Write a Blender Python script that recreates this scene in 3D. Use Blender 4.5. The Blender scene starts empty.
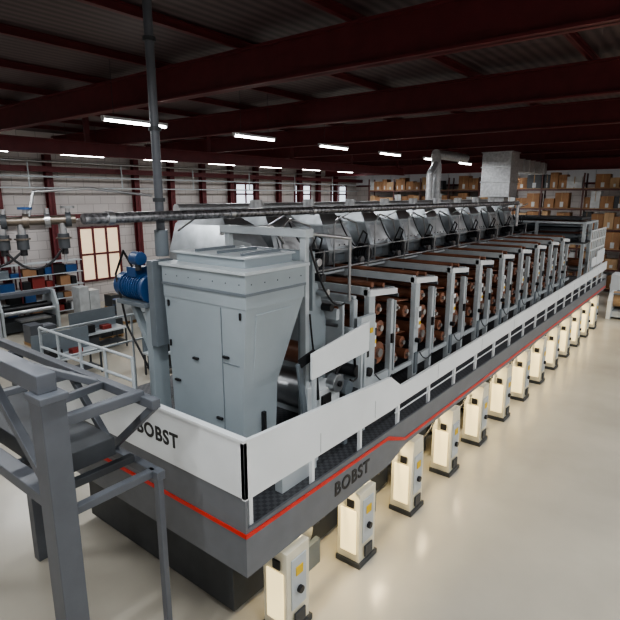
import bpy, bmesh, math, random
from mathutils import Vector, Matrix
random.seed(4)
S=bpy.context.scene
# ------------------------------------------------------------- materials
def mat(name,col,rough=0.5,metal=0.0,var=0.08,scale=3.0,emis=None,estr=0,bump=0.0,bscale=40):
    m=bpy.data.materials.new(name); m.use_nodes=True
    nt=m.node_tree; b=nt.nodes['Principled BSDF']
    b.inputs['Roughness'].default_value=rough; b.inputs['Metallic'].default_value=metal
    tc=nt.nodes.new('ShaderNodeTexCoord')
    n=nt.nodes.new('ShaderNodeTexNoise'); n.inputs['Scale'].default_value=scale; n.inputs['Detail'].default_value=5
    nt.links.new(tc.outputs['Object'],n.inputs['Vector'])
    r=nt.nodes.new('ShaderNodeValToRGB')
    r.color_ramp.elements[0].position=0.3; r.color_ramp.elements[1].position=0.7
    lo=[max(0,c*(1-var)) for c in col]; hi=[min(1,c*(1+var)) for c in col]
    r.color_ramp.elements[0].color=(*lo,1); r.color_ramp.elements[1].color=(*hi,1)
    nt.links.new(n.outputs['Fac'],r.inputs['Fac']); nt.links.new(r.outputs['Color'],b.inputs['Base Color'])
    if bump>0:
        n2=nt.nodes.new('ShaderNodeTexNoise'); n2.inputs['Scale'].default_value=bscale
        nt.links.new(tc.outputs['Object'],n2.inputs['Vector'])
        bp=nt.nodes.new('ShaderNodeBump'); bp.inputs['Strength'].default_value=bump; bp.inputs['Distance'].default_value=0.02
        nt.links.new(n2.outputs['Fac'],bp.inputs['Height']); nt.links.new(bp.outputs['Normal'],b.inputs['Normal'])
    if emis:
        b.inputs['Emission Color'].default_value=(*emis,1); b.inputs['Emission Strength'].default_value=estr
    return m
CAB=mat('paint_bluegrey',(0.31,0.355,0.38),0.38,0,0.05,1.5)
CABD=mat('paint_bluegrey_dark',(0.15,0.175,0.195),0.45,0,0.08)
WHT=mat('paint_white',(0.74,0.77,0.78),0.35,0,0.04,1.2)
LG=mat('paint_lightgrey',(0.47,0.51,0.53),0.4,0,0.06)
MG=mat('paint_midgrey',(0.105,0.115,0.132),0.42,0,0.08)
FAS=mat('fascia_grey',(0.15,0.16,0.175),0.42,0,0.06)
DG=mat('paint_darkgrey',(0.045,0.05,0.056),0.5,0,0.15)
BLK=mat('black_plastic',(0.012,0.012,0.014),0.4,0,0.2)
RED=mat('stripe_red',(0.62,0.03,0.02),0.4,0,0.05)
REDD=mat('tool_red',(0.22,0.03,0.025),0.5,0,0.05)
MAR=mat('steel_maroon',(0.115,0.018,0.022),0.55,0,0.15)
STL=mat('stainless',(0.50,0.51,0.52),0.28,0.9,0.1,6)
HOOD=mat('hood_aluminium',(0.42,0.45,0.47),0.30,0.65,0.22,3)
DUCT=mat('galvanised',(0.50,0.51,0.52),0.4,0.6,0.18,8)
BLU=mat('motor_blue',(0.02,0.07,0.19),0.4,0,0.1)
BRN=mat('copper_web',(0.24,0.105,0.062),0.34,0.1,0.3,2)
DBR=mat('dark_brown_cover',(0.075,0.036,0.028),0.2,0.1,0.2,2)
BRS=mat('brass',(0.20,0.17,0.14),0.4,0.8,0.1)
YEL=mat('label_yellow',(0.75,0.50,0.03),0.5)
CREAM=mat('paint_cream',(0.70,0.66,0.52),0.4,0,0.06)
WARMGLOW=mat('painted_warm_glow',(0.80,0.68,0.36),0.5,emis=(1,0.80,0.42),estr=0.9)  # emissive colour standing in for warm light on the frame sides
CARD=mat('cardboard',(0.29,0.16,0.085),0.85,0,0.25,1.1)
CARD2=mat('cardboard_light',(0.43,0.29,0.17),0.85,0,0.2,1.1)
WOOD=mat('pallet_wood',(0.35,0.23,0.12),0.8,0,0.2)
ORG=mat('rack_post',(0.10,0.045,0.04),0.5)
PLA=mat('wrap_white',(0.48,0.50,0.51),0.35,0,0.15)
TUBE=mat('lamp_tube',(1,1,1),0.5,emis=(1.0,0.98,0.95),estr=14)
GLS=mat('window_glow',(0.8,0.85,0.9),0.3,emis=(0.80,0.9,1.0),estr=0.9)
ORW=mat('door_glow',(0.8,0.6,0.4),0.3,emis=(1.0,0.80,0.56),estr=0.45)
TRANSL=mat('translucent_sheet',(0.44,0.44,0.45),0.6,0,0.08,0.6,emis=(0.9,0.92,0.95),estr=0.04)

def floor_mat():
    m=mat('epoxy_floor',(0.475,0.445,0.375),0.22,0,0.14,0.35)
    nt=m.node_tree;b=nt.nodes['Principled BSDF']
    tc=nt.nodes.new('ShaderNodeTexCoord');n=nt.nodes.new('ShaderNodeTexNoise');n.inputs['Scale'].default_value=1.3;n.inputs['Detail'].default_value=7
    nt.links.new(tc.outputs['Object'],n.inputs['Vector'])
    mr=nt.nodes.new('ShaderNodeMapRange');mr.inputs['To Min'].default_value=0.10;mr.inputs['To Max'].default_value=0.32
    nt.links.new(n.outputs['Fac'],mr.inputs['Value']);nt.links.new(mr.outputs['Result'],b.inputs['Roughness'])
    return m
def block_mat():
    m=bpy.data.materials.new('painted_block');m.use_nodes=True;nt=m.node_tree;b=nt.nodes['Principled BSDF'];b.inputs['Roughness'].default_value=0.7
    tc=nt.nodes.new('ShaderNodeTexCoord');sx=nt.nodes.new('ShaderNodeSeparateXYZ');cx=nt.nodes.new('ShaderNodeCombineXYZ')
    ad=nt.nodes.new('ShaderNodeMath');ad.operation='ADD'
    nt.links.new(tc.outputs['Object'],sx.inputs[0]);nt.links.new(sx.outputs['X'],ad.inputs[0]);nt.links.new(sx.outputs['Y'],ad.inputs[1])
    nt.links.new(ad.outputs[0],cx.inputs['X']);nt.links.new(sx.outputs['Z'],cx.inputs['Y'])
    br=nt.nodes.new('ShaderNodeTexBrick');br.inputs['Scale'].default_value=1
    br.inputs['Brick Width'].default_value=1.0;br.inputs['Row Height'].default_value=0.5;br.inputs['Mortar Size'].default_value=0.018
    br.inputs['Color1'].default_value=(0.58,0.54,0.52,1);br.inputs['Color2'].default_value=(0.52,0.485,0.47,1);br.inputs['Mortar'].default_value=(0.36,0.33,0.32,1)
    nt.links.new(cx.outputs[0],br.inputs['Vector']);nt.links.new(br.outputs['Color'],b.inputs['Base Color'])
    return m
def roof_mat():
    m=bpy.data.materials.new('roof_deck');m.use_nodes=True;nt=m.node_tree;b=nt.nodes['Principled BSDF'];b.inputs['Roughness'].default_value=0.6
    tc=nt.nodes.new('ShaderNodeTexCoord');w=nt.nodes.new('ShaderNodeTexWave');w.inputs['Scale'].default_value=1.2;w.bands_direction='Y'
    r=nt.nodes.new('ShaderNodeValToRGB');r.color_ramp.elements[0].color=(0.045,0.03,0.032,1);r.color_ramp.elements[1].color=(0.10,0.07,0.072,1)
    nt.links.new(tc.outputs['Object'],w.inputs['Vector']);nt.links.new(w.outputs['Color'],r.inputs['Fac']);nt.links.new(r.outputs['Color'],b.inputs['Base Color'])
    return m
def grate_mat():
    m=bpy.data.materials.new('walkway_grating');m.use_nodes=True;nt=m.node_tree;b=nt.nodes['Principled BSDF'];b.inputs['Roughness'].default_value=0.5
    tc=nt.nodes.new('ShaderNodeTexCoord');c=nt.nodes.new('ShaderNodeTexChecker');c.inputs['Scale'].default_value=14
    c.inputs['Color1'].default_value=(0.035,0.037,0.042,1);c.inputs['Color2'].default_value=(0.07,0.073,0.08,1)
    nt.links.new(tc.outputs['Object'],c.inputs['Vector']);nt.links.new(c.outputs['Color'],b.inputs['Base Color'])
    return m
def braid_mat():
    m=bpy.data.materials.new('braided_steel');m.use_nodes=True;nt=m.node_tree;b=nt.nodes['Principled BSDF'];b.inputs['Roughness'].default_value=0.35;b.inputs['Metallic'].default_value=0.8
    tc=nt.nodes.new('ShaderNodeTexCoord');n=nt.nodes.new('ShaderNodeTexNoise');n.inputs['Scale'].default_value=14;n.inputs['Detail'].default_value=8
    r=nt.nodes.new('ShaderNodeValToRGB');r.color_ramp.elements[0].position=0.38;r.color_ramp.elements[1].position=0.64
    r.color_ramp.elements[0].color=(0.13,0.13,0.135,1);r.color_ramp.elements[1].color=(0.42,0.42,0.44,1)
    nt.links.new(tc.outputs['Object'],n.inputs['Vector']);nt.links.new(n.outputs['Fac'],r.inputs['Fac']);nt.links.new(r.outputs['Color'],b.inputs['Base Color'])
    return m
FLOOR=floor_mat();BLOCK=block_mat();ROOF=roof_mat();GRATE=grate_mat();BRAID=braid_mat()
# ------------------------------------------------------------- builder
class B:
    def __init__(s,name,parent=None): s.n=name;s.bm=bmesh.new();s.m=[];s.p=parent
    def mi(s,m):
        if m not in s.m:s.m.append(m)
        return s.m.index(m)
    def bx(s,x0,x1,y0,y1,z0,z1,m,M=None):
        i=s.mi(m);v=[s.bm.verts.new(((x0,x1)[a],(y0,y1)[b],(z0,z1)[c])) for a in(0,1) for b in(0,1) for c in(0,1)]
        if M:
            for q in v:q.co=M@q.co
        for f in((0,1,3,2),(4,6,7,5),(0,4,5,1),(2,3,7,6),(0,2,6,4),(1,5,7,3)):
            s.bm.faces.new([v[k] for k in f]).material_index=i
        return s
    def beam(s,p,q,w,h,m,up=(0,0,1)):
        p=Vector(p);q=Vector(q);d=q-p;L=d.length;x=d.normalized();u=Vector(up)
        if abs(x.dot(u))>0.98:u=Vector((1,0,0))
        y=u.cross(x).normalized();z=x.cross(y)
        M=Matrix((( x.x,y.x,z.x,p.x),(x.y,y.y,z.y,p.y),(x.z,y.z,z.z,p.z),(0,0,0,1)))
        return s.bx(0,L,-w/2,w/2,-h/2,h/2,m,M)
    def ibeam(s,p,q,w,h,m,t=0.03):
        p=Vector(p);q=Vector(q);o=Vector((0,0,h/2-t/2))
        d=(q-p).normalized()
        if abs(d.z)>0.9:
            s.bx(p.x-w/2,p.x+w/2,p.y+h/2-t,p.y+h/2,p.z,q.z,m);s.bx(p.x-w/2,p.x+w/2,p.y-h/2,p.y-h/2+t,p.z,q.z,m);s.bx(p.x-t/2,p.x+t/2,p.y-h/2,p.y+h/2,p.z,q.z,m);return s
        s.beam(p,q,t,h,m);s.beam(p+o,q+o,w,t,m);s.beam(p-o,q-o,w,t,m);return s
    def cyl(s,p,q,r,m,seg=14,r2=None):
        r2=r if r2 is None else r2
        i=s.mi(m);p=Vector(p);q=Vector(q);x=(q-p).normalized();u=Vector((0,0,1))
        if abs(x.z)>0.95:u=Vector((1,0,0))
        a=x.cross(u).normalized();b=x.cross(a)
        A=[];C=[]
        for k in range(seg):
            t=2*math.pi*k/seg;d=a*math.cos(t)+b*math.sin(t)
            A.append(s.bm.verts.new(p+d*r));C.append(s.bm.verts.new(q+d*r2))
        for k in range(seg):
            f=s.bm.faces.new((A[k],A[(k+1)%seg],C[(k+1)%seg],C[k]));f.material_index=i;f.smooth=True
        f=s.bm.faces.new(A[::-1]);f.material_index=i
        for e in f.edges:e.smooth=False
        f=s.bm.faces.new(C);f.material_index=i
        for e in f.edges:e.smooth=False
        return s
    def sph(s,c,r,m,seg=12):
        i=s.mi(m);r0=bmesh.ops.create_uvsphere(s.bm,u_segments=seg,v_segments=max(6,seg//2),radius=r,matrix=Matrix.Translation(c))
        for v in r0['verts']:
            for f in v.link_faces:f.material_index=i;f.smooth=True
        return s
    def tube(s,pts,r,m,seg=10):
        for k in range(len(pts)-1):
            s.cyl(pts[k],pts[k+1],r,m,seg)
            if k:s.sph(pts[k],r*1.02,m,seg)
        return s
    def hose(s,p,q,sag,r,m,n=8):
        p=Vector(p);q=Vector(q);pts=[p.lerp(q,k/n)-Vector((0,0,sag*4*(k/n)*(1-k/n))) for k in range(n+1)]
        return s.tube(pts,r,m,6)
    def prism(s,prof,ax,a0,a1,m,smooth=False):
        i=s.mi(m)
        def P(u,v,a):
            return (a,u,v) if ax=='X' else ((u,a,v) if ax=='Y' else (u,v,a))
        A=[s.bm.verts.new(P(u,v,a0)) for u,v in prof];C=[s.bm.verts.new(P(u,v,a1)) for u,v in prof];n=len(prof)
        for k in range(n):
            f=s.bm.faces.new((A[k],A[(k+1)%n],C[(k+1)%n],C[k]));f.material_index=i;f.smooth=smooth
        for L in(A[::-1],C):
            f=s.bm.faces.new(L);f.material_index=i
        return s
    def loft(s,rings,m):
        i=s.mi(m);R=[[s.bm.verts.new(p) for p in r] for r in rings];n=len(R[0])
        for a,b in zip(R,R[1:]):
            for k in range(n):
                s.bm.faces.new((a[k],a[(k+1)%n],b[(k+1)%n],b[k])).material_index=i
        s.bm.faces.new(R[0][::-1]).material_index=i;s.bm.faces.new(R[-1]).material_index=i
        return s
    def done(s,bevel=0):
        bmesh.ops.recalc_face_normals(s.bm,faces=s.bm.faces[:])
        me=bpy.data.meshes.new(s.n);s.bm.to_mesh(me);s.bm.free()
        for m in s.m:me.materials.append(m)
        o=bpy.data.objects.new(s.n,me);S.collection.objects.link(o)
        if s.p:o.parent=s.p
        if bevel:
            md=o.modifiers.new('bevel','BEVEL');md.width=bevel;md.segments=2;md.limit_method='ANGLE';md.angle_limit=math.radians(50)
        return o
def empty(name):
    e=bpy.data.objects.new(name,None);S.collection.objects.link(e);return e
def text(body,loc,rot,size,m,name,parent=None):
    c=bpy.data.curves.new(name,'FONT');c.body=body;c.size=size;c.extrude=0.004;c.offset=0.008
    c.materials.append(m);o=bpy.data.objects.new(name,c);o.location=loc;o.rotation_euler=rot;S.collection.objects.link(o)
    c.space_character=1.12
    if parent:o.parent=parent
    return o
def ring(x0,x1,y0,y1,z): return [(x0,y0,z),(x1,y0,z),(x1,y1,z),(x0,y1,z)]
# ------------------------------------------------------------- room
X0,X1,Y0,Y1,ZC=-6,46,-14,30,9.9
B('floor').bx(X0,X1,Y0,Y1,-0.2,0,FLOOR).done()
B('ceiling').bx(X0,X1,Y0,Y1,ZC,ZC+0.2,ROOF).done()
w=B('wall_left');w.bx(X0,X1,Y1,Y1+0.3,0,ZC,BLOCK);w.done()
w=B('wall_back');w.bx(X1,X1+0.3,Y0,Y1,0,7.4,BLOCK);w.bx(X1,X1+0.3,Y0,Y1,7.4,ZC,TRANSL)
for q in range(22):w.bx(X1-.05,X1,Y0+2*q,Y0+2*q+.06,7.4,ZC,LG)
w.bx(X1-.06,X1,Y0,Y1,7.35,7.5,MAR);w.done()
B('wall_right').bx(X0,X1,Y0-0.3,Y0,0,ZC,BLOCK).done()
B('wall_front').bx(X0-0.3,X0,Y0,Y1,0,ZC,BLOCK).done()
def window(name,x0,x1,z0,z1,g,n=2):
    b=B(name);y=Y1
    b.bx(x0,x1,y-0.05,y-0.01,z0,z1,g)
    for k in range(n+1):
        x=x0+(x1-x0)*k/n;b.bx(x-0.06,x+0.06,y-0.13,y-0.01,z0-0.08,z1+0.08,MAR)
    for z in(z0,(z0+z1)/2,z1):b.bx(x0,x1,y-0.12,y-0.01,z-0.06,z+0.06,MAR)
    b.done()
window('window_1',28.8,31,5.8,7.4,GLS)
window('window_2',36,38.2,5.8,7.4,GLS)
window('window_3',15.9,18.5,1.4,4.6,ORW,3)
window('window_4',41.5,44,5.8,7.4,GLS)
for k in range(13):
    x=8.8+2.75*k
    if 15.5<x<18.9: continue
    b=B('steel_column');b.ibeam((x,Y1-0.35,0),(x,Y1-0.35,8.7),0.36,0.36,MAR);b.bx(x-0.25,x+0.25,Y1-0.6,Y1-0.1,0,0.03,MAR);b.done()
b=B('wall_rail_beam');b.bx(X0,X1,Y1-0.76,Y1-0.56,7.75,8.05,MAR);b.done()
b=B('mezzanine_beam');b.bx(X0,X1,Y1-0.76,Y1-0.56,5.2,5.45,MAR);b.done()
for x in [-3,3,9,15,21,27,33,39,45]:
    b=B('roof_beam');b.ibeam((x,Y0,9.3),(x,Y1,9.3),0.3,0.8,MAR,0.05)
    b.done()
for y in range(-12,30,3):
    b=B('roof_purlin');b.ibeam((X0,y,9.8),(X1,y,9.8),0.12,0.18,MAR,0.02);b.done()
b=B('crane_girder');b.ibeam((38.6,0,8.5),(38.6,28.5,8.5),.3,.7,MAR,.05)
for y in(1,10,20,28):b.bx(38.55,38.65,y,y+.1,8.8,ZC-.01,MAR)
b.done()
# lamps
def lamp(x,y,z=8.4,L=1.9,pw=38):
    b=B('fluorescent_lamp')
    b.bx(x-L/2-.04,x+L/2+.04,y-.07,y+.07,z+.03,z+.10,WHT)
    b.cyl((x-L/2,y,z),(x+L/2,y,z),.034,TUBE,8)
    for s in(-1,1):
        b.bx(x+s*(L/2+.02)-.02,x+s*(L/2+.02)+.02,y-.04,y+.04,z-.03,z+.04,WHT)
        b.cyl((x+s*L*.35,y,z+.1),(x+s*L*.35,y,ZC-.02),.008,DG,6)
    o1=b.done()
    ld=bpy.data.lights.new('tube_light','AREA');ld.shape='RECTANGLE';ld.size=L;ld.size_y=.12;ld.energy=pw
    ld.color=(0.96,0.98,1.0)
    o=bpy.data.objects.new('tube_light',ld);o.location=(x,y,z-.05);S.collection.objects.link(o);o.parent=o1
for k in range(-3,7): lamp(13.3+4.6*k,12.8,pw=130)
for k in range(-4,6): lamp(18.4+4.55*k,25,L=2.2,pw=90)
for k in range(0,9): lamp(-2+5.2*k,-2.5,pw=180)  # unseen row, added to light the right floor and near press side
for k in range(0,6): lamp(2+8*k,-9,pw=120)  # unseen far row, added only for lighting
for k in range(0,2): lamp(-1.4+3.6*k,4.4,pw=115)  # short row outside the view, added as extra light
# ------------------------------------------------------------- press
PR=empty('printing_press')
FY=4.4; EX=4.24; DK=2.15
b=B('platform',PR)
b.bx(EX,31,FY,10.2,DK-.08,DK,GRATE)
b.prism([(EX,2.2),(31,2.2),(31,1.66),(8.7,1.66),(8.0,1.48),(EX,1.48)],'Y',FY-.04,FY,FAS)
b.bx(EX-.04,EX,FY-.04,10.2,1.48,2.66,FAS)
b.bx(EX-.055,EX-.04,FY-.05,10.2,2.08,2.14,RED)
b.bx(8.6,31,FY-.055,FY-.04,1.76,1.82,RED)
b.prism([(EX-.055,2.14),(7.95,2.09),(8.6,1.82),(8.6,1.76),(7.9,2.03),(EX-.055,2.08)],'Y',FY-.056,FY-.041,RED)
b.bx(31,31.04,FY,10.2,1.7,2.2,FAS)
b.bx(EX+.05,30.9,FY+.35,FY+.45,1.5,DK-.1,DG)
for x in range(6,31,2): b.bx(x,x+.1,FY+.1,10,1.85,DK-.08,DG)
b.done()
b=B('parapet',PR)
b.bx(EX-.06,EX,FY-.06,10.2,2.66,3.48,WHT)
b.prism([(EX-.06,2.64),(8.0,2.60),(8.35,2.62),(8.35,2.98),(7.95,3.26),(EX-.06,3.48)],'Y',FY-.06,FY,WHT)
b.prism([(8.35,2.62),(30.5,2.76),(30.5,3.18),(8.35,2.98)],'Y',FY-.06,FY,WHT)
b.bx(EX-.08,EX+.02,FY-.08,10.2,3.46,3.50,WHT)
x=4.35
while x<30.6:
    b.bx(x-.035,x+.035,FY+.005,FY+.06,DK,2.95,WHT);x+=1.35
b.cyl((8.3,FY+.03,2.42),(30.5,FY+.03,2.42),.016,WHT,8)
for x in(5.8,7.4,10,12.6,15.2,17.8,20.4,23,25.6,28.2):b.bx(x-.004,x+.004,FY-.063,FY-.06,2.66,2.98,CABD)
b.done(.006)
text('BOBST',(EX-.062,6.68,2.95),(math.radians(90),0,math.radians(-90)),.31,BLK,'lettering_end',PR)
text('BOBST',(6.2,FY-.045,1.70),(math.radians(90),0,0),.33,BLK,'lettering_side',PR)
NU=11;PX=9.05;PP=1.95
for k in range(-2,NU):
    x=PX+PP*k
    b=B('lower_side_frame',PR)
    b.prism([(x-.26,0.08),(x+.26,.08),(x+.26,1.15),(x+.20,1.64),(x-.20,1.64),(x-.26,1.15)] if k>=0 else [(x-.26,0.08),(x+.26,.08),(x+.26,1.45),(x-.26,1.45)],'Y',FY-.14,FY+.33,CREAM)
    b.bx(x-.30,x+.30,FY-.18,FY+.34,0,.10,DG)
    b.bx(x-.17,x+.17,FY-.16,FY-.14,.45,1.3,LG)
    b.bx(x-.08,x+.08,FY-.175,FY-.16,1.0,1.15,YEL)
    b.bx(x-.285,x-.262,FY-.08,FY+.25,.25,1.1,WARMGLOW)  # glowing sheet imitates warm light falling on this side, no lamp
    b.bx(x-.29,x-.262,FY-.02,FY+.12,1.15,1.3,BLK)
    b.cyl((x,FY-.22,.75),(x,FY-.16,.75),.06,BLK,12)
    b.bx(x-.12,x+.12,FY-.19,FY-.16,.16,.38,DG)
    b.bx(x-.45,x+.45,5.2,9.4,.1,1.66,DG)
    b.bx(x+.45,x+1.5,5.6,9.4,.05,1.66,DG)
    b.cyl((x+.95,4.95,.75),(x+.95,5.6,.75),.3,STL,20)
    b.cyl((x+.95,4.95,1.35),(x+.95,5.6,1.35),.12,BRN,14)
    b.bx(x+.5,x+1.4,4.9,5.0,.0,.5,CABD)
    b.hose((x+.3,FY+.2,1.5),(x+1.6,FY+.2,1.5),.3,.025,BLK)
    b.done(.01)
    ld=bpy.data.lights.new('work_light','AREA');ld.shape='RECTANGLE';ld.size=.9;ld.size_y=.1;ld.energy=17;ld.color=(1,.80,.46)
    o=bpy.data.objects.new('work_light',ld);o.location=(x+.97,FY+.25,1.72);o.parent=PR;S.collection.objects.link(o)
for k in range(9):
    x=8.9+2.0*k
    b=B('print_unit',PR)
    for y in(5.25,8.6):
        b.bx(x-.30,x-.08,y,y+.12,DK,4.55,LG)
        b.bx(x+.60,x+.70,y,y+.12,DK,4.35,LG)
        b.bx(x-.08,x+.60,y+.02,y+.1,2.55,2.80,LG)
        b.prism([(x-.30,4.55),(x-.30,4.68),(x+.80,4.58),(x+.80,4.46)],'Y',y-.02,y+.14,WHT)
        b.bx(x+.70,x+1.70,y+.03,y+.09,2.62,2.72,LG)
    b.bx(x-.26,x-.12,5.18,5.25,3.5,4.0,WHT);b.bx(x-.22,x-.14,5.16,5.18,3.75,3.9,BLK);b.bx(x-.22,x-.14,5.165,5.18,3.58,3.66,YEL)
    b.bx(x-.26,x-.12,5.21,5.25,2.4,2.9,CABD);b.bx(x+.6,x+.68,5.2,5.25,3.4,3.6,BLK)
    b.cyl((x-.19,5.14,3.2),(x-.19,5.25,3.2),.06,BLK,12)
    b.hose((x-.12,5.17,2.9),(x+.62,5.19,2.7),.15,.014,DG)
    for (dx,z,r,m) in((.25,3.25,.24,BRN),(.28,3.78,.17,BRN),(.2,4.2,.12,BRN),(.95,2.95,.13,BRN),(1.3,3.25,.13,BRN),(1.55,2.9,.12,BRN),(1.0,3.6,.12,BRN),(1.40,3.95,.13,BRN),(1.0,4.1,.08,STL)):
        b.cyl((x+dx,5.34,z),(x+dx,8.65,z),r,m,18)
        b.cyl((x+dx,5.28,z),(x+dx,5.34,z),r*.4,STL,12)
    b.bx(x+.80,x+.85,5.27,5.33,2.7,4.3,LG)
    b.prism([(x+.5,3.5),(x+.52,3.5),(x+1.62,3.42),(x+1.62,3.4)],'Y',5.45,8.5,BRN)
    b.prism([(x+.75,4.25),(x+.75,4.28),(x+1.62,4.18),(x+1.62,4.15)],'Y',5.4,8.5,BRN)
    b.prism([(x-.22,4.60),(x+.74,4.50),(x+.74,4.56),(x-.22,4.66)],'Y',5.39,8.6,DBR)
    b.bx(x-.30,x-.22,5.3,8.7,4.56,4.72,LG);b.bx(x+.74,x+.80,5.3,8.7,4.44,4.60,LG)
    b.cyl((x+.05,5.4,4.72),(x+.05,8.6,4.72),.055,BRN,12);b.cyl((x+.5,5.4,4.66),(x+.5,8.6,4.66),.05,BRN,12)
    b.bx(x+.95,x+1.0,5.3,8.6,4.35,4.43,MG)
    b.done(.008)
    b=B('dryer_hood',PR);hx=x+.55
    b.loft([ring(hx-.78,hx+.50,7.75,9.4,4.75),ring(hx-.78,hx+.50,7.75,9.4,5.1),ring(hx-.78,hx+.22,7.95,9.4,5.75),ring(hx-.72,hx-.18,8.15,9.3,6.12)],HOOD)
    b.loft([ring(hx-.82,hx+.54,7.71,9.42,5.08),ring(hx-.82,hx+.54,7.71,9.42,5.13)],LG)
    b.loft([ring(hx-.80,hx+.26,7.92,9.42,5.73),ring(hx-.80,hx+.26,7.92,9.42,5.78)],LG)
    b.bx(hx-.62,hx-.12,7.72,7.76,4.82,5.04,CABD)
    b.loft([[(hx-.62,7.76,5.2),(hx+.25,7.76,5.2),(hx+.25,7.82,5.2),(hx-.62,7.82,5.2)],[(hx-.62,7.90,5.66),(hx+.08,7.90,5.66),(hx+.08,7.95,5.66),(hx-.62,7.95,5.66)]],STL)
    for q in range(4):b.sph((hx-.56+q*.24,7.75,5.24),.018,BLK,6)
    b.cyl((hx+.42,7.9,5.05),(hx+.02,8.1,5.95),.07,STL,14)
    b.cyl((hx+.44,8.9,5.05),(hx+.0,9.0,6.05),.16,DUCT,16)
    b.tube([(hx-.68,7.66,4.6),(hx-.68,7.66,5.80),(hx-.45,7.66,5.98),(hx+.3,7.66,5.80),(hx+.58,7.66,5.2),(hx+.58,7.66,4.6)],.024,STL,8)
    b.cyl((hx-.42,8.7,6.12),(hx-.42,8.7,6.4),.15,DUCT,14)
    b.hose((hx-.4,7.7,5.9),(hx+.35,7.6,5.1),.12,.02,BLK)
    b.bx(hx+.56,hx+1.18,7.8,9.4,4.6,4.72,DG);b.bx(hx+.62,hx+1.12,8.3,9.3,4.72,5.2,DG)
    b.done(.01)
    b=B('drive_motor',PR);mx=x+.98;yy=-.15
    b.cyl((mx,7.45+yy,4.98),(mx,7.85+yy,4.98),.15,BLK,18)
    for q in range(5):b.cyl((mx,7.47+q*.07+yy,4.98),(mx,7.49+q*.07+yy,4.98),.17,DG,18)
    b.bx(mx-.1,mx+.1,7.55+yy,7.75+yy,5.12,5.25,BLK);b.bx(mx-.17,mx+.17,7.4+yy,7.95+yy,4.72,4.83,MG)
    b.tube([(mx,7.6+yy,5.25),(mx-.05,7.5+yy,5.5),(mx-.25,7.5+yy,5.6),(mx-.4,7.6+yy,5.2)],.02,BLK,6)
    b.cyl((mx-.4,7.4+yy,4.85),(mx-.4,7.5+yy,4.85),.10,STL,14);b.sph((mx-.6,7.5+yy,4.9),.06,DG,8)
    b.cyl((mx,7.7+yy,4.5),(mx,7.7+yy,4.74),.05,DG)
    b.done()
b=B('service_rails',PR)
for (y,z,r,m) in((7.1,4.80,.03,STL),(7.25,4.68,.035,LG),(9.6,6.2,.12,DUCT),(8.7,4.72,.05,DG),(7.0,5.25,.016,STL)):
    b.cyl((7.4,y,z),(27,y,z),r,m,10)
for k in range(11):
    b.cyl((7.5+1.95*k,7.05,4.3),(7.5+1.95*k,7.0,5.27),.02,STL,8)
b.bx(7.2,27.4,9.6,9.75,DK,4.6,CABD)
b.done()
b=B('rewind_section',PR)
for x in(26.8,28.2,29.6):
    for y in(4.9,7.0,9.2):
        b.bx(x-.07,x+.07,y-.07,y+.07,DK,5.3,LG)
for y in(4.9,7.0,9.2):
    for z in(3.2,4.3,5.25):b.bx(26.8,29.6,y-.05,y+.05,z-.05,z+.05,LG)
for x in(26.8,28.2,29.6):
    for z in(4.3,5.25):b.bx(x-.05,x+.05,4.9,9.2,z-.05,z+.05,LG)
b.bx(26.7,29.7,4.8,9.3,4.32,4.38,DG)
for q in range(6):b.cyl((27+q*.45,5,3.1+.15*(q%2)),(27+q*.45,9,3.1+.15*(q%2)),.12,(STL,BRN)[q%2],12)
b.bx(27.0,29.4,5.3,6.9,4.4,4.9,CABD);b.bx(27.2,28.4,7.2,8.9,4.4,5.5,DG)
for q in range(7):b.bx(26.9+.02*q,29.5-.03*q,5.1,8.9,4.42+q*.16,4.52+q*.16,(DG,CABD,DBR)[q%3])
for z in(4.0,4.45,4.9): b.bx(26.8,30.4,4.55,4.60,z-.03,z+.03,WHT)
b.bx(28.4,30.4,4.5,4.54,3.2,3.85,WHT);b.bx(27.2,28.3,4.5,4.54,3.2,3.6,WHT)
for q in range(9):b.bx(26.8+q*.45-.02,26.8+q*.45+.02,4.55,4.6,3.0,4.9,WHT)
b.done()
# big cabinet ---------------------------------------------------
b=B('machine_cabinet')
cx0,cx1,cy0,cy1=4.92,6.2,4.98,6.8
zb=DK+.005
b.loft([ring(cx0,5.62,cy0+.14,cy1-.12,zb),ring(cx0,5.66,cy0+.10,cy1-.08,3.7),ring(cx0,cx1-.02,cy0,cy1,4.95)],CAB)
b.bx(cx0-.01,cx1+.0,cy0-.01,cy1,4.95,5.14,CAB)
b.bx(cx0-.03,cx1+.02,cy0-.03,cy1+.01,5.14,5.18,CABD)
b.bx(cx0-.02,cx1+.02,cy0-.02,cy1,5.18,5.44,CAB)
b.bx(cx0-.06,cx1+.08,cy0-.06,cy1+.02,5.44,5.49,LG)
b.bx(cx0+.2,cx1-.05,cy0+.2,cy1-.1,5.49,5.62,CAB);b.bx(cx0+.16,cx1-.01,cy0+.16,cy1-.06,5.62,5.65,LG)
for q in range(3):
    b.bx(cx0+.3,cx1-.15,cy0+.35+q*.5,cy0+.39+q*.5,5.65,5.69,CABD)
b.bx(cx0-.012,cx0+.001,cy0+.5,cy0+.512,DK+.05,4.93,CABD)
b.bx(cx0-.012,cx0+.001,cy0+.15,cy0+.50,4.1,4.11,CABD)
for (y,z) in((cy0+1.1,4.05),(cy0+.42,4.2),(cy0+.60,3.2),(cy1-.25,3.6)):
    b.bx(cx0-.04,cx0,y-.06,y+.06,z-.018,z+.018,BLK)
for (y,z) in((cy1-.12,4.85),(cy1-.12,4.2),(cy0+.1,4.85),(cy0+.1,3.0)):b.cyl((cx0-.02,y,z-.05),(cx0-.02,y,z+.05),.018,BLK,8)
for q in range(7):b.sph((cx0-.02,cy0+.1+q*.27,5.3),.010,DG,6)
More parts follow.
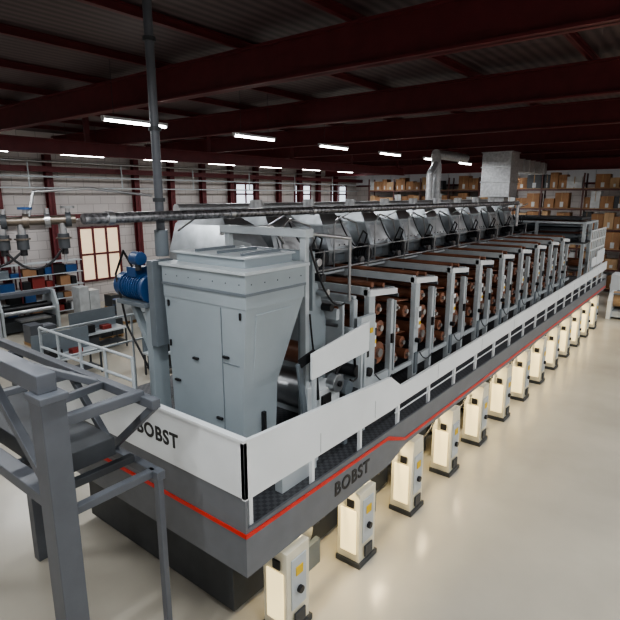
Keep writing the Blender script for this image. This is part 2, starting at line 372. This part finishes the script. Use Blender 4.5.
for q in range(5):b.sph((cx0+.1+q*.27,cy0-.02,5.3),.010,DG,6)
b.loft([[(5.12,cy0+.085,3.82),(5.58,cy0+.085,3.82),(5.58,cy0+.10,3.82),(5.12,cy0+.10,3.82)],[(5.12,cy0-.01,4.85),(5.92,cy0-.01,4.85),(5.92,cy0+.01,4.85),(5.12,cy0+.01,4.85)]],CAB)
b.bx(5.3,5.36,cy0+.06,cy0+.12,2.9,3.3,BLK)
b.done(.012)
b=B('web_guide_frame',PR)
b.bx(6.45,6.55,5.15,5.27,DK,5.95,LG);b.bx(6.45,6.55,6.9,7.02,DK,5.95,LG)
b.bx(6.4,6.6,5.1,7.1,5.85,5.98,LG)
b.bx(6.7,6.77,5.2,6.9,4.6,5.6,CAB)
for q in range(4):b.cyl((6.9+.12*q,5.2,5.4-.28*q),(6.9+.12*q,7.1,5.4-.28*q),.07,(STL,BLK)[q%2],14)
b.prism([(6.75,4.2),(7.45,3.9),(7.45,5.2),(7.2,5.6),(6.75,5.7)],'Y',7.1,7.18,LG)
b.prism([(6.65,DK),(7.35,DK),(7.35,4.3),(7.1,5.0),(6.65,5.1)],'Y',5.4,5.48,CAB)
b.bx(7.4,7.5,5.2,7.1,4.3,4.5,LG);b.bx(7.6,7.66,5.2,8.0,DK,4.6,LG)
b.tube([(6.6,5.2,5.9),(7.8,5.2,5.75),(7.8,5.2,4.6)],.03,STL,8)
b.tube([(6.6,7.3,5.8),(8.0,7.3,5.9),(8.4,7.3,5.5)],.03,STL,8)
b.cyl((7.0,5.5,3.0),(7.0,7.1,3.0),.35,STL,26);b.cyl((7.0,5.5,3.7),(7.0,7.1,3.7),.2,BRN,20)
for q in range(5):b.cyl((7.55+.12*q,5.3,4.45-.3*q),(7.55+.12*q,8.4,4.45-.3*q),.08,(BRN,STL)[q%2],14)
b.bx(7.95,8.05,5.2,8.5,4.5,4.66,LG);b.bx(7.9,8.02,5.15,5.25,DK,4.6,LG)
b.loft([ring(7.0,8.25,7.5,9.4,4.7),ring(7.0,8.25,7.5,9.4,5.3),ring(7.2,8.0,7.8,9.4,5.9),ring(7.4,7.8,8.1,9.3,6.1)],HOOD)
b.cyl((7.6,7.42,5.0),(7.6,7.5,5.0),.2,STL,20)
b.hose((6.5,5.1,5.7),(7.6,5.15,4.6),.35,.02,BLK);b.hose((6.5,5.1,4.6),(7.0,5.3,3.6),.3,.018,BLK)
b.done(.008)
b=B('tension_lever',PR)
b.beam((6.2,4.85,2.2),(5.9,4.85,3.95),.06,.09,CABD);b.beam((5.9,4.83,3.95),(6.25,4.8,4.05),.05,.14,BLK);b.beam((6.25,4.8,4.02),(6.4,4.85,3.2),.04,.05,BLK)
b.cyl((6.1,4.8,2.9),(6.1,5.0,2.9),.08,STL);b.bx(6.0,6.35,4.8,5.0,DK,2.4,LG)
b.done(.006)
b=B('guard_panel',PR)
b.prism([(5.95,3.72),(7.6,3.80),(7.6,4.34),(5.95,4.14)],'Y',4.62,4.66,WHT)
for x in(6.1,7.45):b.bx(x-.03,x+.03,4.67,4.73,DK,4.1,LG)
b.done(.006)
b=B('gearbox_assembly',PR)
b.bx(6.5,7.1,4.9,5.3,DK,3.3,WHT);b.bx(6.55,6.8,4.86,4.9,3.0,3.2,BLK)
b.cyl((6.9,4.78,3.35),(6.9,4.95,3.35),.16,STL,20);b.cyl((6.9,4.74,3.35),(6.9,4.78,3.35),.05,BLK)
b.cyl((7.25,4.8,3.15),(7.25,5.3,3.15),.13,CABD,18);b.bx(7.2,7.7,4.85,5.3,2.7,3.0,DG)
b.cyl((7.5,4.8,3.4),(7.5,5.2,3.4),.11,BLK,18);b.tube([(7.5,4.85,3.5),(7.4,4.8,3.75),(7.0,4.8,3.7),(6.9,4.85,3.5)],.025,BLK,8)
b.bx(7.75,7.82,4.8,5.4,DK,4.1,LG);b.bx(7.85,8.35,4.95,5.05,DK,4.3,LG);b.bx(7.95,8.1,4.92,4.95,3.5,3.8,BLK)
b.cyl((8.1,4.88,3.2),(8.1,4.95,3.2),.09,BLK,16);b.bx(8.15,8.25,4.93,4.95,3.95,4.05,YEL)
b.cyl((6.0,4.75,2.75),(6.5,4.75,2.75),.08,STL,14);b.bx(5.2,5.9,4.6,4.75,DK,2.5,LG)
b.hose((6.6,4.86,3.1),(7.3,4.82,2.6),.25,.018,BLK);b.hose((7.3,4.82,3.3),(7.9,4.9,3.6),.2,.016,BLK)
b.bx(7.05,7.15,4.75,4.85,DK,2.9,CABD);b.cyl((7.35,4.6,2.6),(7.35,4.85,2.6),.12,STL,18)
b.done(.008)
b=B('guard_railing',PR)
ys=[7.0,7.8,8.6,9.4,10.1]
for y in ys:b.cyl((EX+.15,y,DK),(EX+.15,y,4.0),.028,LG,10)
for z in(3.62,4.0):b.cyl((EX+.15,7.0,z),(EX+.15,10.1,z),.026,LG,10)
for k in range(13):
    b.cyl((EX+.15+k*2,10.1,DK),(EX+.15+k*2,10.1,3.9),.025,LG,8)
for z in(3.3,3.9):b.cyl((EX+.15,10.1,z),(28.2,10.1,z),.025,LG,8)
b.done()
b=B('electric_motor')
mx=5.0
b.cyl((mx,7.25,5.0),(mx,7.85,5.0),.20,BLU,24);b.cyl((mx,7.85,5.0),(mx,8.02,5.0),.22,BLU,24);b.cyl((mx,7.18,5.0),(mx,7.25,5.0),.25,BLU,24)
for q in range(8):b.cyl((mx,7.3+q*.065,5.0),(mx,7.32+q*.065,5.0),.225,BLU,24)
b.bx(mx-.15,mx+.15,7.45,7.7,5.18,5.34,BLU);b.cyl((mx,7.0,5.0),(mx,7.18,5.0),.07,STL)
b.bx(mx-.25,mx+.25,7.1,7.9,4.72,4.79,CABD);b.bx(mx-.15,mx+.15,7.1,7.25,DK+.005,4.72,CAB);b.bx(mx-.2,mx+.2,6.9,7.05,4.1,5.5,CABD)
b.beam((mx,7.8,4.72),(mx,7.2,3.7),.1,.1,CAB)
b.cyl((mx-.12,7.3,5.50),(mx-.12,7.5,5.50),.11,BLU,20);b.cyl((mx-.12,7.4,5.3),(mx-.12,7.4,5.42),.05,DG)
b.tube([(mx-.1,7.6,5.34),(mx-.15,7.75,5.6),(mx-.2,7.95,5.2),(mx-.15,7.8,4.3),(mx-.1,7.3,3.6)],.02,BLK,6)
b.done(.006)
b=B('overhead_pipe',PR)
b.cyl((3.8,7,6.18),(23.5,7,6.18),.078,BRAID,20)
for k in range(9):
    x=4.2+2.4*k
    b.cyl((x-.05,7,6.18),(x+.05,7,6.18),.10,STL,20)
    b.cyl((x+1.6,7,6.14),(x+1.6,7.5,5.9),.02,STL,8)
b.cyl((23.5,7,6.18),(23.5,7,5.2),.07,STL,14)
b.done()
b=B('riser_pipe');rx,ry=5.25,7.24
b.cyl((rx,ry,5.65),(rx,ry,ZC-.01),.07,MG,18)
for z in(6.4,7.5,8.8):b.cyl((rx,ry,z),(rx,ry,z+.06),.10,DG,18)
b.cyl((rx,ry,5.52),(rx,ry,5.95),.11,CABD,18)
b.done()
b=B('valve_manifold')
b.cyl((1.9,7.9,6.14),(3.70,7.02,6.18),.06,BRS,16)
d=Vector((1.84,-.88,.04)).normalized()
for q in range(8):
    t=q/7;p=Vector((2.0,7.85,6.14)).lerp(Vector((3.62,7.06,6.18)),t)
    b.cyl(p-d*.035,p+d*.035,.10,(STL,DG,BRS)[q%3],18)
    b.cyl(p,p+Vector((0,0,.16)),.03,STL,12)
    if q%2:b.cyl(p+Vector((0,0,.15)),p+Vector((0,0,.18)),.09,(BLK,STL,BLU)[q%3],18)
for p in(Vector((2.9,7.42,6.15)),Vector((3.1,7.32,6.15)),Vector((3.55,7.1,6.15)),Vector((2.45,7.63,6.15))):
    b.cyl(p,p-Vector((0,0,.2)),.05,STL,14);b.cyl(p-Vector((0,0,.16)),p-Vector((0,0,.36)),.075,DG,20)
    b.cyl(p-Vector((0,0,.21)),p-Vector((0,0,.23)),.10,BRS,20);b.cyl(p-Vector((0,0,.36)),p-Vector((0,0,.44)),.045,BLK,14)
    b.cyl(p-Vector((0,0,.44)),p-Vector((0,0,.55)),.02,STL,8)
b.tube([(3.2,7.3,6.2),(3.3,7.3,6.55),(4.0,7.15,6.6),(5.05,7.15,6.5)],.02,STL,8)
b.tube([(2.0,7.9,6.1),(2.0,8.2,6.5),(2.4,8.6,8),(2.4,8.6,ZC-.02)],.025,STL,8)
b.tube([(2.6,7.55,6.2),(2.6,7.9,6.7),(2.6,8.3,7.4),(2.6,8.3,ZC-.02)],.02,STL,8)
b.hose((2.9,7.35,5.75),(3.5,7.05,5.8),.25,.018,BLK);b.hose((2.4,7.6,5.8),(3.05,7.3,5.75),.2,.018,BLK)
b.done()
b=B('steel_truss_frame')
b.bx(2.15,2.35,5.15,9.6,4.54,4.74,MG)
b.bx(2.12,2.38,5.05,5.33,0,4.5,MG)
b.bx(3.42,3.54,5.1,9.6,3.96,4.08,MG)
b.bx(2.3,3.48,5.34,5.46,4.02,4.14,MG)
b.bx(3.40,3.56,8.9,9.1,0,3.96,MG)
b.beam((3.48,5.15,3.98),(3.48,6.2,3.1),.09,.09,MG);b.beam((3.48,7.2,3.98),(3.48,6.2,3.1),.09,.09,MG)
b.beam((2.3,5.2,4.4),(3.48,6.3,4.0),.09,.09,MG);b.beam((2.3,7.4,4.55),(3.48,6.3,4.0),.09,.09,MG)
b.bx(3.42,3.54,5.1,9.6,3.0,3.12,MG);b.bx(2.15,2.35,5.2,9.6,3.2,3.34,MG)
b.beam((2.25,5.25,3.3),(2.25,6.8,4.5),.1,.1,MG);b.beam((2.25,8.6,3.3),(2.25,6.8,4.5),.1,.1,MG)
b.bx(2.15,2.35,9.3,9.5,0,4.52,MG)
b.bx(2.3,3.48,6.9,7.0,3.98,4.06,MG);b.bx(2.3,3.48,5.2,5.3,3.02,3.12,MG);b.bx(3.44,3.52,5.12,5.22,0,3.0,MG)
b.bx(2.10,2.40,5.02,5.36,4.46,4.54,MG)
for y in(5.6,6.6,7.6,8.6):b.bx(2.35,3.44,y,y+.1,3.1,3.2,DG)
b.bx(2.5,3.3,5.8,8.8,3.2,3.45,DG)
b.done(.01)
# ------------------------------------------------------------- ducts
b=B('rectangular_duct')
b.bx(29.6,31.0,9.35,10.95,6.4,8.85,DUCT)
for z in(6.4,7.2,8.0,8.8):b.bx(29.55,31.05,9.3,11.0,z,z+.06,STL)
b.bx(31,38.3,9.7,10.6,7.9,8.6,DUCT);b.bx(29.9,30.7,9.7,10.6,4.4,6.4,DUCT)
for q in range(6):b.bx(32+q*1.1,32.06+q*1.1,9.66,10.64,7.86,8.64,STL)
b.done(.01)
b=B('spiral_duct')
b.tube([(26,12.1,8.6),(26,12.05,8.3),(26,12,7.8),(26,12,5.0)],.24,DUCT,18)
b.cyl((26,12.1,8.6),(30,12.1,8.6),.24,DUCT,18)
b.cyl((25.2,12.0,5.2),(25.2,12.0,7.6),.16,DUCT,16);b.cyl((25.2,12,7.6),(26,12.0,8.2),.16,DUCT,16)
for q in range(5):b.cyl((26,12,5.4+q*.5),(26,12,5.44+q*.5),.26,STL,18)
b.done()
b=B('wall_pipework')
for(y,z,r,m) in((Y1-.9,8.3,.06,STL),(Y1-.9,7.5,.05,LG),(Y1-.9,6.9,.04,LG)):
    b.cyl((-5,y,z),(45,y,z),r,m,10)
for q in range(8):b.cyl((2+5.5*q,Y1-.9,6.9),(2+5.5*q,Y1-.9,8.3),.04,LG,8)
b.done()
b=B('crane_rail');b.ibeam((5,19,8.2),(35.5,19,8.2),.25,.5,MAR,.03)
for k in range(5):b.bx(10.9+6*k-.1,10.9+6*k+.1,19.2,19.3,8.44,ZC-.02,MAR)
b.done()
# ------------------------------------------------------------- storage racks
def rack(x,y0,nb,levels=6,bay=2.7,H=8.0):
    b=B('storage_rack')
    for k in range(nb+1):
        y=y0+bay*k
        for xx in(x,x+1.0):b.bx(xx-.05,xx+.05,y-.05,y+.05,0,H,ORG)
    for l in range(levels):
        z=.15+l*1.35
        for xx in(x,x+1.0):b.bx(xx-.03,xx+.03,y0,y0+bay*nb,z-.06,z+.06,ORG)
        b.bx(x-.05,x+1.05,y0,y0+bay*nb,z+.06,z+.09,WOOD)
        for k in range(nb):
            y=y0+bay*k+.12
            while y<y0+bay*(k+1)-.4:
                wd=random.uniform(.45,1.0);hh=random.uniform(.65,1.15)
                wd=min(wd,y0+bay*(k+1)-.1-y)
                if random.random()<.94:
                    m=random.choice([CARD,CARD,CARD2,CARD,PLA,CARD,DG])
                    dx=random.uniform(0,.2)
                    b.bx(x+dx,x+.95,y,y+wd,z+.09,z+.09+hh,m)
                    b.bx(x+dx-.004,x+dx,y+wd*.35,y+wd*.6,z+.15,z+.09+hh*.4,PLA)
                    b.bx(x+dx-.003,x+.951,y+wd*.47,y+wd*.53,z+.09,z+.093+hh,WOOD)
                y+=wd+.03
    b.done()
rack(40.2,-6,4);rack(40.2,5,3)
rack(43.8,13.6,5)
def pallet(x,y,h,m,name='pallet_load'):
    b=B(name)
    for q in range(3):b.bx(x+.02+q*.5,x+.14+q*.5,y,y+.8,0,.1,WOOD)
    for q in range(5):b.bx(x,x+1.2,y+.17*q,y+.17*q+.12,.1,.13,WOOD)
    b.bx(x+.03,x+.58,y+.03,y+.77,.13,.13+h,m);b.bx(x+.61,x+1.17,y+.03,y+.77,.13,.13+h*.85,m)
    b.bx(x+.03,x+1.17,y+.38,y+.42,.13+h*.84,.14+h*.85,PLA)
    b.done(.008)
for x,y,h,m in((36,2.5,1.1,PLA),(37.6,3.9,1.5,CARD),(35.5,5.6,.9,CARD2),(34,7,1.3,PLA),(37.5,0.5,1.6,PLA),(36,-2,1.2,CARD),(38.2,6,2.0,CARD2),(36.8,7.8,1.7,CARD),(38.4,2.3,1.9,PLA),
    (12.0,21.5,.9,DG),(14.5,23.5,1.1,PLA),(13.5,19,.7,CABD),(16.5,18.9,.8,PLA),(9.6,23,.8,MG),(18.5,24.5,1.1,CARD),(22,24,1.3,PLA),(25,26,1.2,CARD2),
    (13.6,26.2,1.6,PLA),(19.5,27.4,1.5,CARD2),(16,27.2,.7,DG),(20.5,21.7,1.2,DG)):
    pallet(x,y,h,m)
for x,y in((15.2,17.2),(18.3,19.9),(12.6,23.6),(15.6,25.8)):
    b=B('steel_drum');b.cyl((x,y,0),(x,y,.88),.29,DG,22)
    for z in(.02,.3,.58,.86):b.cyl((x,y,z),(x,y,z+.025),.305,BLU,22)
    b.cyl((x+.12,y,.885),(x+.12,y,.91),.04,STL,10);b.done()
def bench(x,y):
    b=B('workbench')
    b.bx(x,x+2.2,y,y+.9,.82,.88,LG)
    for a in(.05,2.1):
        for c in(.05,.8):b.bx(x+a,x+a+.06,y+c,y+c+.06,0,.82,DG)
    b.bx(x+.1,x+2.1,y+.1,y+.8,.25,.29,DG);b.bx(x+.3,x+.8,y+.2,y+.6,.88,1.2,BLK);b.bx(x+1.2,x+1.6,y+.3,y+.6,.88,1.05,REDD)
    b.bx(x+.05,x+2.15,y+.85,y+.9,.88,1.7,CABD);b.bx(x+.1,x+.9,y+.15,y+.7,.3,.75,DG);b.done(.006)
bench(10.5,15.2);bench(13.8,14.8);bench(19,16);bench(7.6,17.5);bench(10.2,19.9)
def folder(x,y):
    b=B('finishing_machine')
    for a in(0,2.6):
        b.prism([(y,0),(y+1.6,0),(y+1.6,1.1),(y+1.2,1.9),(y+.3,1.9),(y,1.2)],'X',x+a,x+a+.12,LG)
    for q in range(5):b.cyl((x+.12,y+.3+q*.25,1.0+.15*(q%2)),(x+2.6,y+.3+q*.25,1.0+.15*(q%2)),.11,(STL,BLK)[q%2],14)
    b.bx(x+.12,x+2.6,y+.2,y+1.4,.1,.6,DG);b.bx(x+.12,x+2.6,y+.5,y+1.1,1.7,1.88,MG);b.bx(x-.5,x-.05,y,y+.5,0,1.6,LG);b.bx(x-.45,x-.1,y-.02,y,1.0,1.4,BLK)
    b.bx(x+.6,x+2,y-.6,y+.1,.7,.78,STL);b.bx(x+.7,x+.76,y-.55,y-.49,0,.7,DG);b.bx(x+1.8,x+1.86,y-.55,y-.49,0,.7,DG)
    b.done(.008)
folder(20.7,18.5);folder(9.5,25.6);folder(14.6,20.9)
# shelving unit on the left wall
b=B('parts_shelving')
for x in(8.2,9.9,11.6,13.3,15.0):
    for y in(28.2,28.8):b.bx(x-.03,x+.03,y-.03,y+.03,0,3.0,MAR)
for z in(.2,.9,1.6,2.3,2.95):
    b.bx(8.2,15.0,28.15,28.85,z,z+.04,LG)
    x=8.3
    while x<14.5 and z<2.9:
        wd=random.uniform(.25,.7)
        if random.random()<.8:b.bx(x,x+wd,28.25,28.75,z+.04,z+.04+random.uniform(.2,.6),random.choice([DG,BLU,CARD,PLA,REDD,BLK,CABD]))
        x+=wd+.08
b.done()
b=B('slitter_machine')
for y in(2.8,4.0):
    b.prism([(31.2,0),(33.2,0),(33.2,.9),(32.8,1.35),(31.5,1.35),(31.2,1.0)],'Y',y,y+.2,WHT)
b.cyl((32.0,2.95,1.0),(32.0,4.05,1.0),.42,CARD2,26);b.cyl((32.8,3,.6),(32.8,4,.6),.2,STL,16)
b.bx(31.4,33.0,3.0,4.0,.1,.4,LG);b.bx(31.3,31.6,2.7,2.8,.5,1.0,MG);b.bx(31.5,32.9,3.0,4.0,1.3,1.36,CABD)
b.done(.01)
b=B('electrical_cabinet')
for q in range(3):
    b.bx(34.5+q*.45,34.9+q*.45,4.0,4.6,0.08,2.0,WHT);b.bx(34.84+q*.45,34.86+q*.45,3.97,4.0,.9,1.1,BLK)
b.bx(34.5,35.8,4.02,4.58,0,.08,DG);b.done(.01)
# ------------------------------------------------------------- world, camera
W=bpy.data.worlds.new('world');S.world=W;W.use_nodes=True
W.node_tree.nodes['Background'].inputs[0].default_value=(.6,.65,.7,1);W.node_tree.nodes['Background'].inputs[1].default_value=.3
cd=bpy.data.cameras.new('camera');cd.sensor_width=36;cd.lens=30.0;cd.clip_end=200
co=bpy.data.objects.new('camera',cd);co.location=(0,0,6.5);co.rotation_euler=(math.radians(90-12.5),0,math.radians(38.1-90));S.collection.objects.link(co);S.camera=co
S.view_settings.view_transform='AgX';S.view_settings.look='AgX - Medium High Contrast';S.view_settings.exposure=0.5
